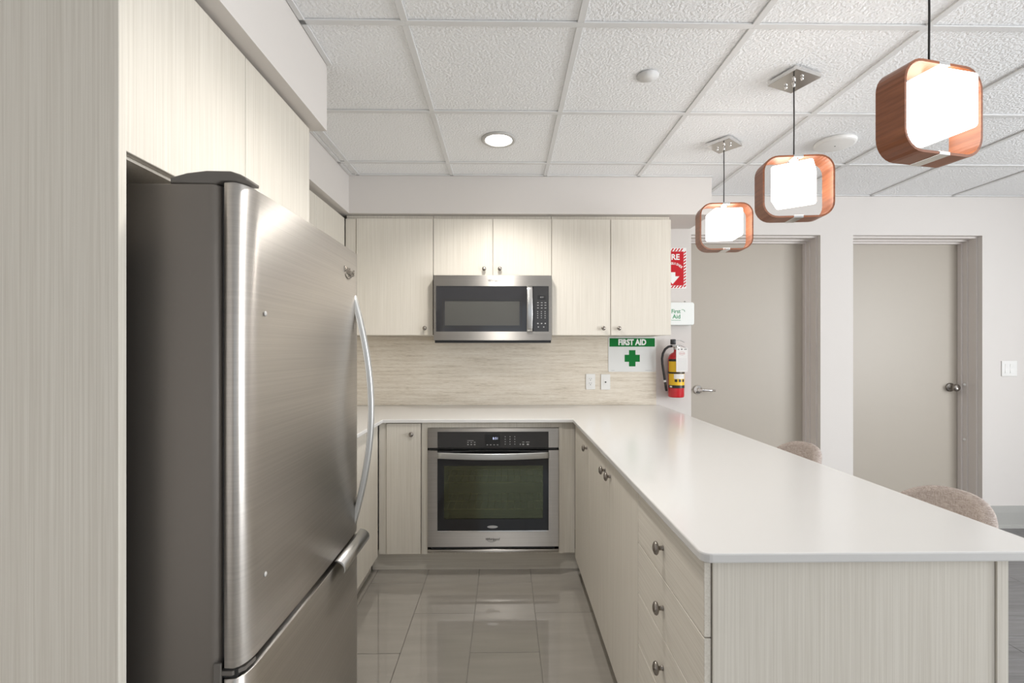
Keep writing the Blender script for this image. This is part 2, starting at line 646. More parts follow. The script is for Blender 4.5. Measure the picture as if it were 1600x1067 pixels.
HB = 0.012
for i in range(NI[0], NI[1] + 1):
    xx = GX + i * T
    if xx < XL + 0.02 or xx > XR - 0.02:
        continue
    for j in range(*NJ):
        y0, y1 = max(GY + j * T + HB, YF), min(GY + (j + 1) * T - HB, YB)
        if xx < -1.03 or (xx < 1.37 and y1 > 3.055):
            y1 = min(y1, 3.053)
            if xx < -1.03:
                continue
        if xx < -0.70 and y0 < 1.872 and y1 > 0.9:
            y0 = max(y0, 1.874)
        if y1 - y0 > 0.02:
            tee(xx - HB, xx + HB, y0, y1)
for j in range(NJ[0], NJ[1] + 1):
    yy = GY + j * T
    if yy < YF + 0.02 or yy > YB - 0.02:
        continue
    x0 = XL
    if yy > 1.86:
        x0 = -1.016
    elif yy > 0.88:
        x0 = -0.709
    xs = [x0]
    while xs[-1] < XR - 0.01:
        nx = GX + (math.floor((xs[-1] - GX) / (T) + 1e-6) + 1) * T
        xs.append(min(nx, XR))
    for a, b2 in zip(xs, xs[1:]):
        if b2 - a > 0.01:
            tee(a, b2, yy - HB, yy + HB)
# wall angles where the grid meets bulkheads and wall
tee(-1.016, -0.996, 1.874, 3.053)
tee(-0.709, -0.689, 0.90, 1.872)
tee(-0.996, 1.358, 3.036, 3.053)
tee(1.36, XR, YB - 0.02, YB - 0.001)

# doors in the back wall
for n, (a, c) in enumerate(DO):
    fr = MB()
    for (ins, y0, y1) in ((0.012, 3.455, 3.515), (0.022, 3.515, 3.548), (0.034, 3.548, 3.578)):
        fr.box(a, a + ins, y0, y1, 0, DZ)
        fr.box(c - ins, c, y0, y1, 0, DZ)
        fr.box(a + ins, c - ins, y0, y1, DZ - ins, DZ)
    dr = struct('door_%d' % (n + 1), fr, 'frame', ['taupe flush door with a lever handle, beside the fire extinguisher', 'taupe flush door with a round knob, beside the light switch'][n])
    lf = part('leaf', MB().box(a + 0.030, c - 0.030, 3.580, 3.622, 0.008, DZ - 0.030, 0.002), 'door', dr)
    if n == 0:
        hx, hz = 1.482, 1.012
        h = MB().revolve([(0.034, 0.0), (0.034, 0.008), (0.029, 0.014), (0.016, 0.017), (0.013, 0.022), (0.013, 0.052), (0.0, 0.053)], (hx, 3.580, hz), (0, -1, 0), 20)
        h.sweep([(hx - 0.008, 3.527, hz), (hx + 0.03, 3.523, hz - 0.001), (hx + 0.075, 3.524, hz - 0.004), (hx + 0.115, 3.530, hz - 0.004)], [(0.006 * math.cos(t * PI / 5), 0.0095 * math.sin(t * PI / 5)) for t in range(10)], (0, 1, 0), True)
        part('lever_handle', h, 'chrome', lf)
    else:
        hx, hz = 3.452, 1.027
        part('door_knob', MB().revolve([(0.034, 0.0), (0.034, 0.006), (0.026, 0.010), (0.014, 0.014), (0.013, 0.030), (0.022, 0.036), (0.028, 0.046), (0.028, 0.058), (0.020, 0.066), (0.0, 0.068)], (hx, 3.580, hz), (0, -1, 0), 22), 'nickel', lf)
        for z in (1.04, 0.62):
            part('bumper', MB().revolve([(0.011, 0), (0.010, 0.005), (0.0, 0.006)], (c - 0.022, 3.533, z + 0.01), (-1, 0, 0), 12), 'white_pl', dr)

# baseboards
bb = MB().box(DO[1][1] + 0.001, XR, YB - 0.012, YB, 0.0, 0.112)
bb.box(DO[0][1] + 0.001, DO[1][0] - 0.001, YB - 0.012, YB, 0.0, 0.112)
bo = struct('baseboard_back', bb, 'basebd', 'grey baseboard under the light switch')
part('cap_moulding', MB().prism([(YB, 0.112), (YB - 0.012, 0.112), (YB - 0.007, 0.158), (YB, 0.160)], 'x', DO[1][1] + 0.001, XR).prism([(YB, 0.112), (YB - 0.012, 0.112), (YB - 0.007, 0.158), (YB, 0.160)], 'x', DO[0][1] + 0.001, DO[1][0] - 0.001), 'basebd', bo)
part('shoe_moulding', MB().prism([(YB - 0.012, 0.0), (YB - 0.026, 0.0), (YB - 0.024, 0.016), (YB - 0.012, 0.022)], 'x', DO[1][1] + 0.001, XR), 'basebd', bo)

# ================================================================== CABINETS


def knob(parent, p, axis):
    prof = [(0.0055, 0.0), (0.0055, 0.002), (0.0045, 0.005), (0.0045, 0.011), (0.008, 0.013), (0.0125, 0.0155), (0.0145, 0.019), (0.0125, 0.0235), (0.007, 0.0265), (0.0, 0.0275)]
    return part('knob', MB().revolve(prof, p, axis, 18, 1.25 if abs(axis[1]) < 0.5 else 1.0, 0.95), 'nickel', parent)


B = 0.0012
# fridge enclosure: tall panels with a deep cabinet on top
en = thing('fridge_enclosure', 'tall pale woodgrain enclosure with two doors above the fridge', 'cabinet', (-1.05, 1.38, 0))
part('tall_panel', MB().box(XL + 0.006, -0.756, 0.925, 0.944, 0.0, 2.190, B), 'cab', en)
part('tall_panel', MB().box(XL + 0.006, -0.775, 1.808, 1.826, 0.0, 1.712, B), 'cab', en)
part('cabinet_box', MB().box(XL + 0.006, -0.782, 0.946, 1.826, 1.716, 2.178), 'cab', en)
part('top_filler', MB().box(XL + 0.006, -0.79, 0.946, 1.826, 2.179, 2.190), 'cab', en)
for (y0, y1) in ((0.947, 1.3785), (1.3815, 1.826)):
    part('door', MB().box(-0.780, -0.761, y0, y1, 1.722, 2.180, B), 'cab', en)

# corner wall cabinets on the left wall
cl = thing('corner_wall_cabinet', 'pale wall cabinet on the left wall beyond the fridge', 'cabinet', (-1.2, 2.5, 1.417))
part('cabinet_box', MB().box(XL + 0.006, -1.072, 1.876, 3.400, 1.417, 2.178), 'cab', cl)
part('top_filler', MB().box(XL + 0.006, -1.09, 1.876, 3.05, 2.179, 2.206), 'cab', cl)
for (y0, y1) in ((1.876, 2.6155), (2.6185, 3.070)):
    part('door', MB().box(-1.070, -1.051, y0, y1, 1.417, 2.180, B), 'cab', cl)

YU = 3.074


def wall_cabinet(label, x0, x1, z0, doors, knobs, fill=None):
    t = thing('wall_cabinet', label, 'cabinet', ((x0 + x1) / 2, 3.25, z0), 'wall cabinets above the backsplash')
    part('cabinet_box', MB().box(x0 + 0.001, x1 - 0.001, YU + 0.021, 3.405, z0, 2.178), 'cab', t)
    part('top_filler', MB().box(x0 + 0.001, x1 - 0.001, YU + 0.03, 3.405, 2.179, 2.206), 'cab', t)
    if fill:
        part('filler_strip', MB().box(fill[0], fill[1], YU + 0.004, YU + 0.020, z0, 2.178), 'cab', t)
    for (d, k) in zip(doors, knobs):
        dd = part('door', MB().box(d[0], d[1], YU, YU + 0.019, z0 - 0.002, 2.180, B), 'cab', t)
        if k:
            knob(dd, (k[0], YU, k[1]), (0, -1, 0))
    return t


wall_cabinet('pale single-door wall cabinet to the left of the microwave', -1.049, -0.4745, 1.417, [(-0.976, -0.4755)], [(-0.527, 1.460)], (-1.047, -0.979))
wall_cabinet('short pale two-door wall cabinet directly above the microwave', -0.4735, 0.3045, 1.806, [(-0.4715, -0.0845), (-0.0805, 0.3035)], [(-0.139, 1.849), (-0.036, 1.849)])
wall_cabinet('pale two-door wall cabinet to the right of the microwave, over the first-aid sign', 0.3055, 1.095, 1.417, [(0.3065, 0.693), (0.697, 1.095)], [(0.645, 1.460), (0.748, 1.460)])

# base cabinets
ZB, ZT = 0.106, 0.890
lb = thing('base_cabinet', 'pale base cabinet under the counter beside the fridge', 'cabinet', (-1.06, 2.28, 0))
part('cabinet_box', MB().box(XL + 0.006, -0.767, 1.846, 2.770, ZB, ZT), 'cab', lb)
for (y0, y1) in ((1.846, 2.292), (2.295, 2.745)):
    part('door', MB().box(-0.765, -0.746, y0, y1, ZB + 0.004, ZT, B), 'cab', lb)
part('toe_kick', MB().box(-0.84, -0.800, 1.846, 2.80, 0.0, ZB - 0.001), 'cab_h', lb)

nb_ = thing('base_cabinet', 'narrow pale base cabinet with one knobbed door beside the oven', 'cabinet', (-0.62, 3.08, 0))
part('cabinet_box', MB().box(-0.744, -0.494, 2.778, 3.400, ZB + 0.009, ZT), 'cab', nb_)
part('filler_strip', MB().box(-0.7445, -0.7005, 2.764, 2.777, ZB + 0.01, ZT - 0.001), 'cab', nb_)
nd = part('door', MB().box(-0.698, -0.4985, 2.755, 2.774, 0.118, 0.886, B), 'cab', nb_)
knob(nd, (-0.551, 2.755, 0.824), (0, -1, 0))

oh = thing('oven_housing', 'pale cabinet housing framing the built-in oven', 'cabinet', (-0.07, 3.08, 0))
YO = 2.762
part('side_panel', MB().box(-0.4925, -0.4585, YO, 3.40, ZB + 0.009, ZT), 'cab', oh)
part('side_panel', MB().box(0.3165, 0.342, YO, 3.40, ZB + 0.009, ZT), 'cab', oh)
part('top_rail', MB().box(-0.458, 0.316, YO, 3.40, 0.8605, ZT), 'cab', oh)
part('bottom_rail', MB().box(-0.458, 0.316, YO, 3.40, ZB + 0.009, 0.1315), 'cab', oh)
part('filler_strip', MB().box(0.3425, 0.413, YO + 0.008, YO + 0.024, ZB + 0.009, ZT), 'cab', oh)
part('toe_kick', MB().box(-0.798, 0.452, 2.815, 2.831, 0.0, ZB + 0.008), 'toe', oh)

XP = 0.4095


def pen_unit(label, y0, y1):
    t = thing('base_cabinet', label, 'cabinet', (0.73, (y0 + y1) / 2, 0), 'peninsula cabinets facing the fridge')
    part('cabinet_box', MB().box(XP + 0.0165, 1.014, y0 + 0.001, y1 - 0.001, ZB, ZT), 'cab', t)
    part('toe_kick', MB().box(0.452, 0.470, y0 + 0.001, y1 - 0.001, 0.0, ZB - 0.001), 'cab_h', t)
    return t


p1 = pen_unit('pale peninsula cabinet with one knobbed door, beside the oven', 2.282, 2.742)
d = part('door', MB().box(XP, XP + 0.0145, 2.2835, 2.735, ZB - 0.002, 0.886, B), 'cab', p1)
knob(d, (XP, 2.335, 0.828), (-1, 0, 0))
p2 = pen_unit('pale peninsula cabinet with two doors and paired knobs', 1.438, 2.280)
for (y0, y1, ky) in ((1.4395, 1.8575, 1.812), (1.8605, 2.2795, 1.908)):
    d = part('door', MB().box(XP, XP + 0.0145, y0, y1, ZB - 0.002, 0.886, B), 'cab', p2)
    knob(d, (XP, ky, 0.828), (-1, 0, 0))
p3 = pen_unit('pale peninsula drawer unit with a stack of knobbed drawers', 0.962, 1.436)
zs = [0.886, 0.729, 0.574, 0.418, 0.262, 0.104]
for k in range(5):
    d = part('drawer', MB().box(XP, XP + 0.0145, 0.957, 1.4345, zs[k + 1] + 0.0012, zs[k] - 0.0012, B), 'cab_h', p3)
    knob(d, (XP, 1.206, (zs[k] + zs[k + 1]) / 2 + 0.001), (-1, 0, 0))

pp = thing('peninsula_panel', 'pale woodgrain end and back panels of the peninsula', 'panel', (0.75, 0.95, 0))
part('end_panel', MB().box(XP + 0.0170, 1.0155, 0.9545, 0.9605, 0.0, 0.8925, 0.0008), 'cab', pp)
part('back_panel', MB().box(1.0165, 1.0405, 0.951, 3.39, 0.0, 0.8925, 0.0008), 'cab', pp)

# worktop: one U-shaped slab
poly = [(XL + 0.004, 1.832), (-0.712, 1.832), (-0.712, 2.726), (0.3945, 2.726)]
r0 = 0.022
for k in range(7):
    a = PI + PI / 2 * k / 6
    poly.append((0.3945 + r0 + r0 * math.cos(a), 0.932 + r0 + r0 * math.sin(a)))
for k in range(7):
    a = 1.5 * PI + PI / 2 * k / 6
    poly.append((1.131 - r0 + r0 * math.cos(a), 0.932 + r0 + r0 * math.sin(a)))
poly += [(1.131, YB - 0.011), (XL + 0.004, YB - 0.011)]
single('worktop', MB().prism(poly, 'z', 0.8935, 0.9140, 0.0035, 2), 'quartz', 'white quartz worktop wrapping the kitchen and covering the peninsula', 'worktop', (0, 2.4, 0.8935))

# ================================================================== FRIDGE
FY0, FY1, FXB, FXD, FXF = 0.990, 1.776, -0.601, -0.594, -0.548
fg = thing('refrigerator', 'stainless steel bottom-freezer refrigerator with a bowed handle', 'refrigerator', (-0.95, 1.383, 0))
rb = 0.02
body = [(-1.33, FY0), (FXB - rb, FY0)] + [(FXB - rb + rb * math.sin(PI / 2 * k / 5), FY0 + rb - rb * math.cos(PI / 2 * k / 5)) for k in range(1, 6)] + \
       [(FXB, FY1 - rb)] + [(FXB - rb + rb * math.cos(PI / 2 * k / 5), FY1 - rb + rb * math.sin(PI / 2 * k / 5)) for k in range(1, 6)] + [(-1.33, FY1)]
part('cabinet_body', MB().prism(body, 'z', 0.02, 1.672, 0.003, 2, True), 'fside', fg)
part('feet', MB().box(-1.30, -0.65, FY0 + 0.03, FY1 - 0.03, 0.0, 0.02), 'black', fg)


def door_plan():
    """rounded-front door outline in plan"""
    pts = [(FXD, FY0 + 0.006), (FXD + 0.003, FY0 + 0.001), (-0.5745, FY0)]
    rx, ry = 0.0265, 0.060
    cx, cy = FXF - rx, FY0 + ry
    for k in range(1, 11):
        a = PI / 2 * k / 10
        pts.append((cx + rx * math.sin(a), cy - ry * math.cos(a)))
    # gently crowned face
    for k in range(1, 10):
        s_ = k / 10
        pts.append((FXF + 0.004 * math.sin(PI * s_), cy + (FY1 - FY0 - 2 * ry) * s_))
    cy = FY1 - ry
    for k in range(0, 10):
        a = PI / 2 * k / 10
        pts.append((cx + rx * math.cos(a), cy + ry * math.sin(a)))
    pts += [(-0.5745, FY1), (FXD + 0.003, FY1 - 0.001), (FXD, FY1 - 0.006)]
    return pts


dp = door_plan()
fd = part('fridge_door', MB().prism(dp, 'z', 0.652, 1.676, 0.002, 1, True), 'fridge', fg)
fz = part('freezer_drawer', MB().prism(dp, 'z', 0.065, 0.630, 0.002, 1, True), 'fridge', fg)
part('gasket', MB().box(-0.6005, FXD + 0.0005, FY0 + 0.012, FY1 - 0.012, 0.07, 1.668), 'rubber', fg)
part('centre_rail', MB().box(-0.596, -0.566, FY0 + 0.004, FY1 - 0.01, 0.6315, 0.6505), 'black', fg)
part('centre_hinge', MB().box(-0.612, -0.597, FY0 - 0.002, FY0 + 0.004, 0.600, 0.664, 0.001).prism([(-0.60, FY0 + 0.001), (-0.575, FY0 + 0.001), (-0.556, FY0 + 0.018), (-0.551, FY0 + 0.05), (-0.572, FY0 + 0.05)], 'z', 0.6375, 0.6465), 'graypl', fg)
part('hinge_cover', MB().prism([(-0.705, 1.6725), (-0.705, 1.686), (-0.67, 1.696), (-0.63, 1.701), (-0.58, 1.7005), (-0.560, 1.694), (-0.545, 1.686), (-0.546, 1.6795), (-0.600, 1.6795), (-0.610, 1.6725)], 'y', 0.992, 1.046, 0.004, 2, True), 'graypl', fg)
for z in (1.405, 0.812):
    part('hole_plug', MB().revolve([(0.006, 0.0), (0.0055, 0.0018), (0.0, 0.0024)], (FXF + 0.0012, 1.072, z), (1, 0, 0), 12), 'plug', fd)
# bowed door handle
hp = []
for k in range(25):
    s_ = k / 24
    hp.append((FXF - 0.014 + 0.070 * math.sin(PI * s_) ** 0.9, 1.722, 0.672 + 0.860 * s_))
part('handle', MB().sweep(hp, rrect(-0.013, 0.013, -0.010, 0.010, 0.006, 3), (0, 1, 0), True), 'handle', fd)
# freezer pull: a rolled lip
lip = []
for k in range(9):
    a = PI * 0.62 * k / 8
    lip.append((-0.5385 + 0.034 * math.sin(a), 0.618 + 0.032 - 0.032 * (1 - math.cos(a)) * 0.9))
lip += [(p[0] - 0.004 if i else p[0], p[1] - 0.005) for i, p in list(enumerate(lip))[::-1]]
part('freezer_pull', MB().prism([(q[0] - 0.006, q[1]) for q in lip], 'y', 1.50, 1.765, 0.001, 1, True), 'satin', fz)
nm = part('nameplate', text_mb('Whirlpool', 0.031, (FXF + 0.0022, 1.640, 1.595), *SIDE, ext=0.0016, bold=0.0005, shear=0.25, sx=0.8), 'nickel', fd)
ring_pts = [(FXF + 0.0024, 1.634 + 0.030 * math.cos(a), 1.583 + 0.013 * math.sin(a)) for a in [PI * 0.8 + 1.5 * PI * k / 20 for k in range(21)]]
part('emblem_ring', MB().tube(ring_pts, 0.0014, 6), 'nickel', nm)

# ================================================================== OVEN
ov = thing('wall_oven', 'built-in stainless steel oven with a black glass door', 'oven', (-0.07, 2.9, 0.135))
OX0, OX1 = -0.454, 0.312
OY = 2.738
part('oven_body', MB().box(-0.448, 0.306, 3.16, 3.35, 0.140, 0.850), 'black', ov)
# control panel
cp = MB()
frame_boxes(cp, OX0, OX1, 0.746, 0.859, -0.397, 0.254, 0.746, 0.840, OY, 2.7605)
part('control_frame', cp, 'steel', ov)
cpl = part('control_panel', MB().box(-0.3965, 0.2535, OY + 0.001, 2.7605, 0.746, 0.8395), 'ctrl', ov)
part('display', MB().box(-0.119, -0.030, OY, OY + 0.002, 0.756, 0.823), 'black', cpl)
part('clock_digits', text_mb('8:51', 0.019, (-0.058, OY - 0.0002, 0.800), *FRONT, ext=0.0004), 'led', cpl)
bt = MB()
for k in range(4):
    bt.box(-0.110 + k * 0.020, -0.101 + k * 0.020, OY - 0.0004, OY + 0.001, 0.761, 0.765)
for i in range(3):
    for j in range(4):
        bt.box(-0.003 + i * 0.028, 0.002 + i * 0.028, OY + 0.0004, OY + 0.0015, 0.764 + j * 0.0145, 0.769 + j * 0.0145)
for i in range(3):
    for j in range(2):
        bt.box(-0.223 + i * 0.0195, -0.214 + i * 0.0195, OY + 0.0004, OY + 0.0015, 0.762 + j * 0.014, 0.767 + j * 0.012)
bt.box(-0.222, -0.186, OY + 0.0004, OY + 0.0015, 0.787, 0.789)
for (a, c) in ((0.085, 0.090), (0.100, 0.110), (0.126, 0.138)):
    bt.box(a, c, OY + 0.0004, OY + 0.0015, 0.761, 0.769)
bt.box(0.099, 0.112, OY + 0.0004, OY + 0.0015, 0.777, 0.780).box(0.121, 0.142, OY + 0.0004, OY + 0.0015, 0.777, 0.780)
pieces('touch_button', bt, 'print', cpl)
part('gap_strip', MB().box(-0.448, 0.306, 2.752, 2.7605, 0.732, 0.7455), 'black', ov)
# door
od = part('door_frame', frame_boxes(MB(), OX0, OX1, 0.168, 0.731, -0.397, 0.254, 0.262, 0.731, OY - 0.004, 2.7605), 'steel', ov)
WX0, WX1, WZ0, WZ1 = -0.359, 0.221, 0.329, 0.641
part('door_glass', frame_boxes(MB(), -0.3965, 0.2535, 0.2625, 0.7305, WX0, WX1, WZ0, WZ1, OY - 0.003, 2.756), 'bglass', od)
part('window_pane', MB().box(WX0, WX1, OY + 0.002, OY + 0.005, WZ0, WZ1), 'opane', od)
part('glass_trim', MB().box(-0.397, 0.254, OY - 0.0055, OY - 0.002, 0.2575, 0.2625), 'chrome', od)
cav = MB()
cav.box(WX0 - 0.03, WX1 + 0.03, 3.14, 3.15, 0.20, 0.70)
cav.box(WX0 - 0.03, WX0 - 0.02, 2.765, 3.14, 0.20, 0.70).box(WX1 + 0.02, WX1 + 0.03, 2.765, 3.14, 0.20, 0.70)
cav.box(WX0 - 0.02, WX1 + 0.02, 2.765, 3.14, 0.20, 0.21).box(WX0 - 0.02, WX1 + 0.02, 2.765, 3.14, 0.69, 0.70)
part('oven_cavity', cav, 'oven_in', ov)
for z in (0.525, 0.365):
    rk = MB()
    for yy in (2.80, 2.95, 3.10):
        rk.tube([(WX0 - 0.015, yy, z), (WX1 + 0.015, yy, z)], 0.003, 6)
    for k in range(15):
        xx = WX0 + 0.01 + k * 0.0405
        rk.tube([(xx, 2.80, z), (xx, 3.12, z)], 0.0014, 5)
    part('oven_rack', rk, 'rack', ov)
hh = []
for k in range(21):
    s_ = k / 20
    hh.append((-0.397 + 0.651 * s_, OY - 0.010 - 0.040 * math.sin(PI * s_), 0.7035))
hd = part('handle', MB().sweep(hh, rrect(-0.018, 0.018, -0.006, 0.006, 0.004, 3), (0, 0, 1), True), 'handle', od)
pieces('handle_mount', MB().box(-0.397, -0.375, OY - 0.006, OY - 0.002, 0.687, 0.720).box(0.232, 0.254, OY - 0.006, OY - 0.002, 0.687, 0.720), 'satin', od)
part('badge', MB().prism([(-0.075 + 0.031 * math.cos(2 * PI * k / 20), 0.284 + 0.008 * math.sin(2 * PI * k / 20)) for k in range(20)], 'y', OY - 0.0045, OY - 0.003), 'satin', od)
part('nameplate', text_mb('Whirlpool', 0.020, (-0.076, OY - 0.0045, 0.212), *FRONT, ext=0.0005, bold=0.0003, shear=0.25), 'darkprint', od)
part('emblem_ring', MB().tube([(-0.080 + 0.025 * math.cos(a), OY - 0.0045, 0.208 + 0.011 * math.sin(a)) for a in [PI * 0.8 + 1.2 * PI * k / 18 for k in range(19)]], 0.0008, 6), 'darkprint', od)
part('vent_slot', MB().box(-0.435, 0.293, 2.746, 2.7605, 0.152, 0.1675), 'black', ov)
part('bottom_trim', MB().box(OX0, OX1, OY - 0.006, 2.7605, 0.135, 0.1515, 0.003, 2), 'steel', ov)

# ================================================================== MICROWAVE
mw = thing('microwave_oven', 'stainless steel over-the-range microwave hung under the short cabinet', 'microwave', (-0.08, 3.2, 1.362))
MY = 3.018
kx = lambda px: (px - 800) * 0.004135 + 0.0432
kz = lambda py: 1.325 - (py - 545) * 0.004135
part('body', MB().box(-0.459, 0.2985, MY + 0.030, 3.402, 1.372, 1.8025), 'graypl', mw)
GX0, GX1, GZ0, GZ1 = kx(681.5), kx(857.5), kz(518), kz(447)
part('front_frame', frame_boxes(MB(), -0.4615, 0.3005, kz(531.5), 1.7995, GX0, GX1, GZ0, GZ1, MY, MY + 0.0295), 'steel', mw)
SX0, SX1, SZ0, SZ1 = kx(695), kx(812), kz(508.5), kz(470)
md = part('door_glass', frame_boxes(MB(), GX0, kx(823), GZ0, GZ1, SX0, SX1, SZ0, SZ1, MY + 0.004, MY + 0.0295), 'mwglass', mw)
part('window_screen', MB().box(SX0, SX1, MY + 0.0065, MY + 0.012, SZ0, SZ1), 'mwscreen', md)
part('window_bezel', frame_boxes(MB(), SX0 - 0.016, SX1 + 0.016, SZ0 - 0.014, SZ1 + 0.014, SX0 - 0.008, SX1 + 0.008, SZ0 - 0.007, SZ1 + 0.007, MY + 0.0034, MY + 0.0042), 'ctrl', md)
part('handle', MB().sweep([(kx(827.5), MY - 0.004 - 0.022 * math.sin(PI * k / 12), GZ0 + (GZ1 - GZ0) * k / 12) for k in range(13)], rrect(-0.0185, 0.0185, -0.005, 0.005, 0.004, 3), (1, 0, 0), True), 'satin', md)
mc = part('control_panel', MB().box(kx(833.5), GX1, MY + 0.003, MY + 0.0295, GZ0, GZ1), 'ctrl', mw)
part('gap_strip', MB().box(kx(823), kx(833.5), MY + 0.012, MY + 0.0295, GZ0, GZ1), 'black', mw)
part('display', MB().box(kx(840.5), kx(852), MY + 0.002, MY + 0.004, kz(467.5), kz(461.5)), 'black', mc)
part('clock_digits', text_mb('8:51', 0.014, (kx(847), MY + 0.0016, kz(464.3)), *FRONT, ext=0.0004), 'print', mc)
mbt = MB()
for i in range(3):
    for py in (472.7, 476.7, 481, 486.7, 489.8, 493.2, 496.5):
        mbt.box(kx(839.3 + i * 5.8), kx(842 + i * 5.8) - (0.004 if py > 485 else 0), MY + 0.0024, MY + 0.0034, kz(py + 0.4), kz(py - 0.4))
    mbt.box(kx(839.5 + i * 5.8), kx(841.5 + i * 5.8), MY + 0.0024, MY + 0.0034, kz(506), kz(504.5))
mbt.box(kx(840.5), kx(842), MY + 0.0024, MY + 0.0034, kz(511.5), kz(510)).box(kx(848.8), kx(850.5), MY + 0.0024, MY + 0.0034, kz(511.5), kz(510))
pieces('touch_button', mbt, 'print', mc)
part('vent_strip', MB().box(-0.455, 0.296, MY + 0.006, MY + 0.0295, 1.3635, kz(531.5) - 0.001), 'black', mw)
part('nameplate', text_mb('Whirlpool', 0.020, (kx(772), MY - 0.0004, kz(438.3)), *FRONT, ext=0.0005, bold=0.0002, shear=0.25), 'darkprint', mw)
part('emblem_ring', MB().tube([(kx(771) + 0.025 * math.cos(a), MY - 0.0004, kz(439) + 0.011 * math.sin(a)) for a in [PI * 0.8 + 1.2 * PI * k / 18 for k in range(19)]], 0.0007, 6), 'darkprint', mw)

# ================================================================== SIGNS, OUTLETS, EXTINGUISHER
YS = YB - 0.0105     # face of the backsplash
fa = thing('first_aid_sign', 'white and green FIRST AID sign with a green cross on the backsplash', 'sign', (0.928, YS, 1.157))
part('plate', MB().prism(rrect(0.753, 1.104, 1.157, 1.413, 0.010, 4), 'y', YS - 0.0022, YS - 0.0004), 'sign_white', fa)
hb_ = part('header_band', MB().box(0.762, 1.095, YS - 0.0030, YS - 0.0022, 1.341, 1.403), 'green', fa)
part('lettering', text_mb('FIRST AID', 0.058, (0.9285, YS - 0.0034, 1.3715), *FRONT, ext=0.0003, bold=0.0026, sx=0.82), 'sign_bright', fa)
cx, cz, aw, al = 0.929, 1.256, 0.0237, 0.0595
part('cross', MB().box(cx - aw, cx + aw, YS - 0.0030, YS - 0.0022, cz - al, cz + al).box(cx - al + 0.004, cx - aw, YS - 0.0030, YS - 0.0022, cz - aw - 0.002, cz + aw + 0.002).box(cx + aw, cx + al - 0.004, YS - 0.0030, YS - 0.0022, cz - aw - 0.002, cz + aw + 0.002), 'green', fa)
pieces('small_print', MB().box(0.775, 0.798, YS - 0.0026, YS - 0.0022, 1.1665, 1.1685).box(1.025, 1.075, YS - 0.0026, YS - 0.0022, 1.1665, 1.1685), 'print', fa)

YW = YB - 0.0004
fs = thing('fire_extinguisher_sign', 'red and white striped FIRE EXTINGUISHER sign with a down arrow', 'sign', (1.230, YW, 1.77))
sx0, sx1, sz0, sz1 = 1.128, 1.331, 1.769, 2.067
part('plate', MB().box(sx0, sx1, YW - 0.002, YW, sz0, sz1), 'sign_bright', fs)
ix0, ix1, iz0, iz1 = sx0 + 0.020, sx1 - 0.020, sz0 + 0.022, sz1 - 0.026
part('red_panel', MB().box(ix0, ix1, YW - 0.0026, YW - 0.002, iz0, iz1), 'red', fs)
st = MB()
y0_, y1_ = YW - 0.0026, YW - 0.002


def stripe(pts):
    n_ = len(pts)
    st.add([(p[0], y0_, p[1]) for p in pts] + [(p[0], y1_, p[1]) for p in pts], [tuple(range(n_))[::-1], tuple(range(n_, 2 * n_))] + [(i, (i + 1) % n_, n_ + (i + 1) % n_, n_ + i) for i in range(n_)])


pz = 0.0225
k = 0
z = sz0 + 0.006
while z < sz1 - 0.026:
    for (a, c) in ((sx0 + 0.003, ix0 - 0.001), (ix1 + 0.001, sx1 - 0.003)):
        stripe([(a, z), (c, z + 0.012), (c, z + 0.0235), (a, z + 0.0115)])
    z += pz
xx = ix0
while xx < ix1 - 0.012:
    stripe([(xx, sz0 + 0.003), (xx + 0.011, sz0 + 0.003), (xx + 0.026, iz0 - 0.001), (xx + 0.015, iz0 - 0.001)])
    stripe([(xx, iz1 + 0.001), (xx + 0.011, iz1 + 0.001), (xx + 0.026, sz1 - 0.003), (xx + 0.015, sz1 - 0.003)])
    xx += 0.0225
part('stripes', st, 'red', fs)
part('lettering', text_mb('FIRE', 0.058, (1.2295, YW - 0.0030, 1.998), *FRONT, ext=0.0003, bold=0.0018, sx=0.98), 'sign_bright', fs)
arc = MB()
word = 'EXTINGUISHER'
for q, ch in enumerate(word):
    an = math.radians(90 + 46 - 92 * q / (len(word) - 1))
    R_ = 0.090
    tm = text_mb(ch, 0.024, (1.2295 + R_ * math.cos(an), YW - 0.0030, 1.862 + R_ * math.sin(an)), *FRONT, ext=0.0003, bold=0.0006, sx=0.85, rot=an - PI / 2)
    arc.add(tm.v, tm.f)
part('lettering', arc, 'sign_bright', fs)
ar = [(1.2295 - 0.020, 1.888), (1.2295 + 0.020, 1.888), (1.2295 + 0.020, 1.858), (1.2295 + 0.050, 1.858), (1.2295, 1.800), (1.2295 - 0.050, 1.858), (1.2295 - 0.020, 1.858)]
part('arrow', MB().prism(ar, 'y', YW - 0.0030, YW - 0.0026), 'sign_bright', fs)

fb = thing('first_aid_kit', 'white plastic first-aid box mounted on the wall above the extinguisher', 'first-aid kit', (1.25, 3.38, 1.50))
BX0, BX1, BZ0, BZ1, BY = 1.118, 1.361, 1.496, 1.661, 3.345
part('case', MB().prism(rrect(BX0, BX1, BZ0, BZ1, 0.016, 4), 'y', BY + 0.028, YW, 0.003, 2), 'white_box', fb)
lid = part('lid', MB().prism(rrect(BX0, BX1, BZ0, BZ1, 0.016, 4), 'y', BY, BY + 0.027, 0.006, 3), 'white_box', fb)
part('latch', MB().box(1.298, 1.308, BY + 0.02, BY + 0.034, BZ1 - 0.002, BZ1 + 0.012, 0.002), 'plug', fb)
part('lettering', text_mb('First', 0.040, (1.2275, BY - 0.0005, 1.594), *FRONT, ext=0.0003, bold=0.0006, sx=0.92), 'greenprint', lid)
part('lettering', text_mb('Aid', 0.042, (1.232, BY - 0.0005, 1.556), *FRONT, ext=0.0003, bold=0.0006, sx=0.98), 'greenprint', lid)
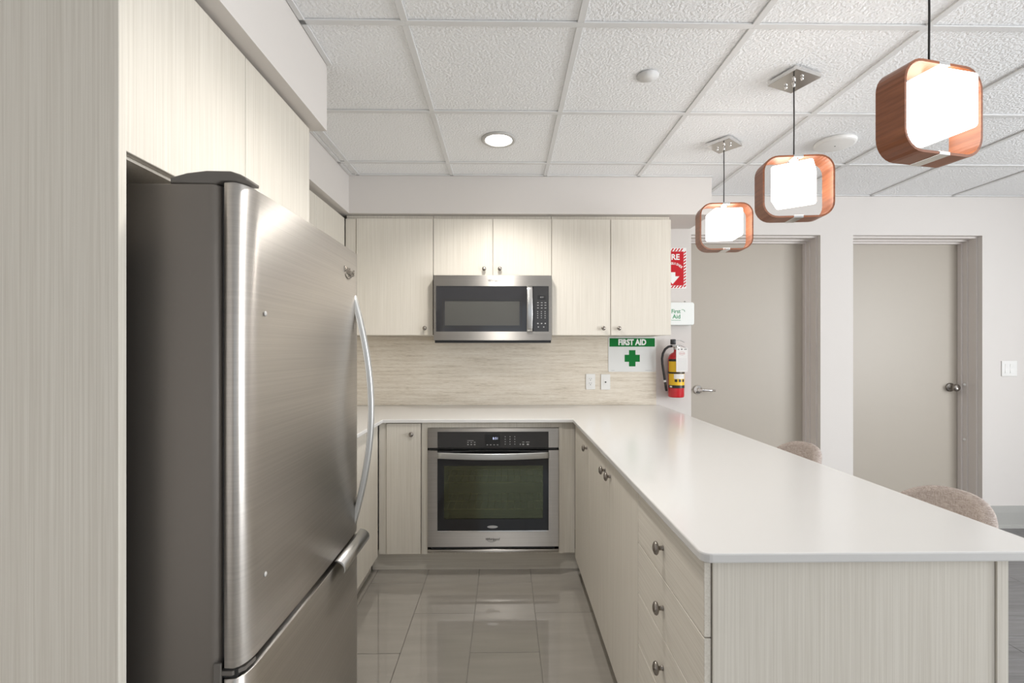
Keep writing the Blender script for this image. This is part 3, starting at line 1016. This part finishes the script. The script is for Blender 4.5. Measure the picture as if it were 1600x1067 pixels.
part('underline', MB().box(1.195, 1.262, BY - 0.0006, BY, 1.530, 1.5325), 'greenprint', lid)
part('swoosh_mark', MB().tube([(1.268 + 0.0, BY - 0.0004, 1.606), (1.280, BY - 0.0004, 1.6075), (1.290, BY - 0.0004, 1.601), (1.291, BY - 0.0004, 1.592)], 0.0016, 6), 'greenprint', lid)

ex = thing('fire_extinguisher', 'red fire extinguisher with black hose and paper tag hung on the wall', 'fire extinguisher', (1.228, 3.345, 0.978))
EX, EY, ER = 1.2295, 3.346, 0.0560
part('cylinder', MB().revolve([(0.050, 0.0), (0.0545, 0.003), (ER, 0.010), (ER, 0.268), (0.0535, 0.288), (0.046, 0.304), (0.034, 0.316), (0.020, 0.322), (0.016, 0.332), (0.016, 0.340), (0.0, 0.341)], (EX, EY, 0.978), (0, 0, 1), 28), 'ext_red', ex)


def wrap(r, z0, z1, a0, a1, n=16):
    mbw = MB()
    v, f = [], []
    for i in range(n + 1):
        a = math.radians(a0 + (a1 - a0) * i / n)
        for rr in (r, r + 0.0006):
            for zz in (z0, z1):
                v.append((EX + rr * math.cos(a), EY + rr * math.sin(a), zz))
    for i in range(n):
        o = i * 4
        f += [(o + 2, o + 6, o + 7, o + 3), (o, o + 1, o + 5, o + 4), (o + 1, o + 3, o + 7, o + 5), (o, o + 4, o + 6, o + 2)]
    f += [(0, 2, 3, 1), (4 * n, 4 * n + 1, 4 * n + 3, 4 * n + 2)]
    return mbw.add(v, f, False)


lab = part('label', wrap(ER + 0.0002, 1.062, 1.240, 190, 345), 'yellow', ex)
part('label_band', wrap(ER + 0.0010, 1.046, 1.066, 190, 345), 'black', lab)
part('label_band', wrap(ER + 0.0010, 1.236, 1.252, 190, 300), 'black', lab)
part('label_panel', wrap(ER + 0.0010, 1.112, 1.146, 235, 320), 'paper', lab)
for a in (240, 268, 297):
    part('label_icon', wrap(ER + 0.0010, 1.090, 1.109, a, a + 18, 4), 'black', lab)
part('label_mark', wrap(ER + 0.0018, 1.050, 1.061, 203, 222, 4), 'paper', lab)
part('strap', wrap(ER + 0.0014, 1.148, 1.160, 160, 380, 24), 'black', ex)
part('bracket', MB().box(EX - 0.028, EX + 0.028, EY + ER + 0.001, YW, 1.10, 1.20), 'black', ex)
vb = MB().revolve([(0.015, 0.0), (0.018, 0.004), (0.018, 0.026), (0.012, 0.030), (0.0, 0.031)], (EX, EY, 1.318), (0, 0, 1), 16)
vb.tube([(EX - 0.030, EY - 0.004, 1.343), (EX, EY - 0.004, 1.343)], 0.009, 10)
vl = part('valve', vb, 'satin', ex)
part('gauge', MB().revolve([(0.013, 0), (0.013, 0.008), (0.011, 0.010), (0.0, 0.0102)], (EX + 0.006, EY - 0.018, 1.337), (0, -1, 0), 16), 'chrome', vl)
part('trigger_block', MB().box(EX - 0.040, EX - 0.006, EY - 0.014, EY + 0.012, 1.356, 1.394, 0.004, 2), 'black', vl)
part('carry_handle', MB().sweep([(EX - 0.01, EY, 1.350), (EX + 0.028, EY - 0.003, 1.352), (EX + 0.068, EY - 0.005, 1.333)], rrect(-0.009, 0.009, -0.002, 0.002, 0.0015, 2), (0, 1, 0)), 'satin', vl)
part('squeeze_lever', MB().sweep([(EX - 0.012, EY, 1.384), (EX + 0.03, EY - 0.003, 1.386), (EX + 0.058, EY - 0.004, 1.372)], rrect(-0.008, 0.008, -0.002, 0.002, 0.0015, 2), (0, 1, 0)), 'satin', vl)
hs = [(-0.030, 1.345), (-0.055, 1.340), (-0.078, 1.322), (-0.094, 1.292), (-0.100, 1.255), (-0.098, 1.215), (-0.092, 1.175), (-0.085, 1.13), (-0.078, 1.085), (-0.072, 1.040), (-0.068, 1.022)]
ho = part('hose', MB().tube([(EX + p[0], EY + 0.004, p[1]) for p in hs], 0.0085, 12), 'rubber', ex)
part('hose_collar', MB().tube([(EX - 0.0815, EY + 0.004, 1.100), (EX - 0.0795, EY + 0.004, 1.086)], 0.0098, 12), 'paper', ho)
tg_ = part('tag', MB().prism(rrect(EX - 0.022, EX + 0.060, 1.162, 1.332, 0.004, 3), 'y', EY - ER - 0.006, EY - ER - 0.0052), 'paper', ex)
tp = MB()
for q in range(9):
    zz = 1.255 - q * 0.0095
    tp.box(EX - 0.014, EX + 0.052, EY - ER - 0.0063, EY - ER - 0.006, zz, zz + 0.0009)
part('tag_rules', tp, 'print', tg_)
part('tag_holes', MB().box(EX - 0.010, EX - 0.002, EY - ER - 0.0063, EY - ER - 0.006, 1.318, 1.325).box(EX + 0.012, EX + 0.022, EY - ER - 0.0063, EY - ER - 0.006, 1.318, 1.326).box(EX + 0.034, EX + 0.052, EY - ER - 0.0063, EY - ER - 0.006, 1.319, 1.324), 'darkprint', tg_)
part('tag_emblem', MB().tube([(EX + 0.019 + 0.020 * math.cos(2 * PI * k / 20), EY - ER - 0.006, 1.293 + 0.011 * math.sin(2 * PI * k / 20)) for k in range(21)], 0.0009, 5).box(EX + 0.004, EX + 0.034, EY - ER - 0.0063, EY - ER - 0.006, 1.291, 1.294), 'redprint', tg_)

ou = thing('power_outlet', 'white duplex power outlet on the backsplash', 'outlet', (0.623, YS, 1.028))
part('cover_plate', MB().box(0.588, 0.657, YS - 0.005, YS - 0.0003, 1.028, 1.142, 0.002), 'white_pl', ou)
rc = part('receptacle', MB().box(0.605, 0.640, YS - 0.0065, YS - 0.005, 1.051, 1.119), 'white_pl', ou)
so = MB()
for zz in (1.108, 1.075):
    so.box(0.613, 0.6155, YS - 0.0069, YS - 0.0065, zz - 0.004, zz + 0.004).box(0.627, 0.6295, YS - 0.0069, YS - 0.0065, zz - 0.004, zz + 0.004)
    so.revolve([(0.003, 0), (0.003, 0.0004), (0, 0.0005)], (0.6215, YS - 0.0065, zz - 0.0115), (0, -1, 0), 10)
part('slots', so, 'darkprint', rc)
ja = thing('cable_outlet', 'white cable wall plate with one dark socket on the backsplash', 'outlet', (0.733, YS, 1.028))
part('cover_plate', MB().box(0.698, 0.767, YS - 0.005, YS - 0.0003, 1.026, 1.140, 0.002), 'white_pl', ja)
part('insert', MB().box(0.715, 0.750, YS - 0.0062, YS - 0.005, 1.049, 1.117), 'white_pl', ja)
part('socket', MB().revolve([(0.0055, 0), (0.0055, 0.003), (0.003, 0.003), (0.0, 0.0031)], (0.7325, YS - 0.0062, 1.082), (0, -1, 0), 14), 'darkprint', ja)

sw = thing('light_switch', 'white double rocker light switch on the wall beside the knob door', 'light switch', (3.742, YW, 1.12))
part('cover_plate', MB().box(3.684, 3.800, YW - 0.006, YW, 1.121, 1.236, 0.002), 'white_pl', sw)
for xx in (3.707, 3.7445):
    part('rocker', MB().prism([(YW - 0.006, 1.146), (YW - 0.009, 1.146), (YW - 0.0065, 1.180), (YW - 0.0085, 1.212), (YW - 0.006, 1.212)], 'x', xx, xx + 0.0325), 'white_pl', sw)

# ================================================================== CEILING FITTINGS


def downlight(x, y, label, off='', power=58, cone=140, blend=0.7):
    t = thing('downlight' + off, label, 'ceiling light', (x, y, ZC), 'recessed ceiling downlights')
    part('trim_ring', MB().revolve([(0.094, 0.0005), (0.094, -0.004), (0.088, -0.008), (0.076, -0.0085), (0.072, -0.006), (0.072, 0.0005)], (x, y, ZC), (0, 0, 1), 36), 'ring', t)
    part('lens' + off, MB().revolve([(0.0715, -0.0045), (0.060, -0.0052), (0.030, -0.0062), (0.0, -0.0065)], (x, y, ZC), (0, 0, 1), 32), 'lamp', t)
    l = bpy.data.lights.new('downlight_beam' + off, 'SPOT')
    l.energy = power
    l.spot_size = math.radians(cone)
    l.spot_blend = blend
    l.shadow_soft_size = 0.07
    l.color = (1.0, 0.96, 0.91)
    lo = bpy.data.objects.new('downlight_beam' + off, l)
    lo.location = (0, 0, -0.014)
    lo.parent = t
    COL.objects.link(lo)
    return t


downlight(-0.036, 2.530, 'lit recessed ceiling downlight in front of the microwave bulkhead')
downlight(-0.036, 1.311, 'lit recessed ceiling downlight over the kitchen aisle beside the fridge', '_offscreen')

single('sprinkler_cover', MB().revolve([(0.028, 0.0006), (0.028, -0.003), (0.045, -0.0032), (0.0455, -0.0042), (0.0, -0.0048)], (0.590, 1.928, ZC), (0, 0, 1), 32), 'tbar', 'small round white sprinkler cover flat on a ceiling tile', 'sprinkler cover', (0.590, 1.928, ZC))
sp = thing('ceiling_speaker', 'shallow round white disc speaker on the ceiling behind the pendants', 'speaker', (1.803, 2.530, ZC))
part('housing', MB().revolve([(0.095, 0.0006), (0.100, -0.004), (0.100, -0.014), (0.096, -0.020), (0.084, -0.024), (0.0, -0.025)], (1.803, 2.530, ZC), (0, 0, 1), 40), 'white_pl', sp)
part('indicator', MB().revolve([(0.004, 0.0), (0.004, -0.001), (0.0, -0.0011)], (1.803, 2.530, ZC - 0.025), (0, 0, 1), 10), 'darkprint', sp)


def arc_rect(w_, h_, r, n=7):
    return rrect(-w_ / 2, w_ / 2, -h_ / 2, h_ / 2, r, n)


def pendant(x, y, zc_, rot_ring, rot_can, rot_cube, label):
    t = thing('pendant_lamp', label, 'pendant lamp', (x, y, ZC), 'wood-framed pendant lamps over the peninsula')
    W_, H_, D_ = 0.28, 0.254, 0.080
    ca, sa = math.cos(rot_ring), math.sin(rot_ring)

    def L(px, py, pz):           # shade-local to world
        return (x + px * ca - py * sa, y + px * sa + py * ca, zc_ + pz)
    outer, inner = arc_rect(W_, H_, 0.062), arc_rect(W_ - 0.014, H_ - 0.014, 0.055)
    n = len(outer)
    v, f = [], []
    for i in range(n):
        for (p, yy) in ((outer[i], -D_ / 2), (outer[i], D_ / 2), (inner[i], D_ / 2), (inner[i], -D_ / 2)):
            v.append(L(p[0], yy, p[1]))
    for i in range(n):
        j = (i + 1) % n
        for e in range(4):
            e2 = (e + 1) % 4
            f.append((i * 4 + e, j * 4 + e, j * 4 + e2, i * 4 + e2))
    rg = MB()
    rg.add(v, f)
    ring = part('wood_ring', rg, 'wood', t)

    def lbox(mb, x0, x1, y0, y1, z0, z1):
        q = MB().box(x0, x1, y0, y1, z0, z1, 0.0008)
        mb.add([L(*p) for p in q.v], q.f)
        return mb
    for zz in (H_ / 2, -H_ / 2):
        c_ = MB()
        s_ = 1 if zz > 0 else -1
        lbox(c_, -0.019, 0.019, -D_ / 2 - 0.001, D_ / 2 + 0.001, zz - 0.0085 if s_ > 0 else zz - 0.0015, zz + 0.0015 if s_ > 0 else zz + 0.0085)
        part('chrome_clip', c_, 'chrome', ring)
    cb = MB().box(-0.0745, 0.0745, -0.0745, 0.0745, -0.058, 0.091, 0.010, 3)
    cm = MB()
    cq, sq = math.cos(rot_cube), math.sin(rot_cube)
    cm.add([(x + p[0] * cq - p[1] * sq, y + p[0] * sq + p[1] * cq, zc_ + p[2]) for p in cb.v], cb.f, True)
    part('glass_cube', cm, 'glow', t)
    part('lamp_holder', MB().revolve([(0.016, 0.0), (0.016, 0.027), (0.0, 0.0272)], L(0, 0, 0.0915), (0, 0, 1), 16), 'chrome', t)
    part('cord', MB().tube([(x, y, zc_ + H_ / 2 + 0.001), (x + 0.001, y, (zc_ + ZC) / 2 + 0.05), (x, y, ZC - 0.022)], 0.0028, 8), 'cord', t)
    c2, s2 = math.cos(rot_can), math.sin(rot_can)
    q = MB().box(-0.073, 0.073, -0.066, 0.066, -0.0235, -0.0062, 0.001)
    cc = MB()
    cc.add([(x + p[0] * c2 - p[1] * s2, y + p[0] * s2 + p[1] * c2, ZC + p[2]) for p in q.v], q.f)
    can = part('canopy', cc, 'chrome', t)
    for dx in (-0.036, 0.036):
        part('canopy_screw', MB().revolve([(0.006, 0.0), (0.006, -0.008), (0.004, -0.012), (0.0, -0.0122)], (x - dx * s2, y + dx * c2, ZC - 0.0236), (0, 0, 1), 12), 'chrome', can)
    part('cord_grip', MB().revolve([(0.007, 0.0), (0.006, -0.018), (0.0035, -0.022), (0.0, -0.0222)], (x, y, ZC - 0.0236), (0, 0, 1), 12), 'chrome', can)
    return t


ZP = 1.988
pendant(1.203, 1.310, ZP, math.radians(12), math.radians(15), math.radians(12), 'wood-ring pendant with a lit cube, over the open end of the peninsula')
pendant(1.199, 1.925, ZP, math.radians(-6), math.radians(22), math.radians(-38), 'wood-ring pendant with a lit cube, the middle one of the row of three')
pendant(1.198, 2.545, ZP, math.radians(-5), math.radians(38), math.radians(-5), 'wood-ring pendant with a lit cube, beside the bulkhead and the lever door')

# ================================================================== STOOLS


def stool(yc, label):
    t = thing('counter_stool', label, 'stool', (1.32, yc, 0), 'upholstered stools along the peninsula')
    xc = 1.27
    # curved upholstered back
    n, R_ = 28, 0.205
    v, f = [], []
    rows = []
    for i in range(n + 1):
        ph = math.radians(-78 + 156 * i / n)
        k_ = abs(ph) / math.radians(78)
        top = 0.860 - 0.245 * (k_ ** 2.6)
        bot = 0.585
        sec = []
        th = 0.019
        for q in range(14):
            if q < 9:
                a = PI * q / 8
                sec.append((math.cos(a) * th, top - th + math.sin(a) * th))
            else:
                a = PI + PI * (q - 9) / 4
                sec.append((math.cos(a) * th, bot + 0.01 + math.sin(a) * 0.01))
        lean = 0.10
        ring = []
        for (dr_, zz) in sec:
            rr = R_ + dr_ + (zz - 0.585) * lean
            ring.append((xc + rr * math.cos(ph), yc + rr * 1.0 * math.sin(ph), zz))
        rows.append(ring)
    m_ = len(rows[0])
    for rg in rows:
        v += rg
    for i in range(n):
        for q in range(m_):
            q2 = (q + 1) % m_
            f.append((i * m_ + q, i * m_ + q2, (i + 1) * m_ + q2, (i + 1) * m_ + q))
    f.append(tuple(range(m_)))
    f.append(tuple(n * m_ + q for q in range(m_))[::-1])
    part('backrest', MB().add(v, f, True), 'tweed', t)
    seat = [(xc + 0.02 + 0.165 * math.copysign(abs(math.cos(a)) ** 0.75, math.cos(a)), yc + 0.180 * math.copysign(abs(math.sin(a)) ** 0.75, math.sin(a))) for a in [2 * PI * k / 28 for k in range(28)]]
    part('seat', MB().prism(seat, 'z', 0.555, 0.635, 0.018, 3, True), 'tweed', t)
    for sx_ in (-1, 1):
        for sy_ in (-1, 1):
            part('leg', MB().tube([(xc + 0.02 + sx_ * 0.12, yc + sy_ * 0.13, 0.555), (xc + 0.02 + sx_ * 0.165, yc + sy_ * 0.18, 0.0)], 0.011, 10), 'legs', t)
    fr = []
    for (a, c) in ((-1, -1), (1, -1), (1, 1), (-1, 1), (-1, -1)):
        fr.append((xc + 0.02 + a * 0.148, yc + c * 0.161, 0.21))
    fm = MB()
    for p, q in zip(fr, fr[1:]):
        fm.tube([p, q], 0.007, 8)
    part('footrest', fm, 'legs', t)
    return t


stool(2.292, 'taupe tweed stool at the peninsula, in front of the lever door')
stool(1.518, 'taupe tweed stool at the peninsula, near its open end')
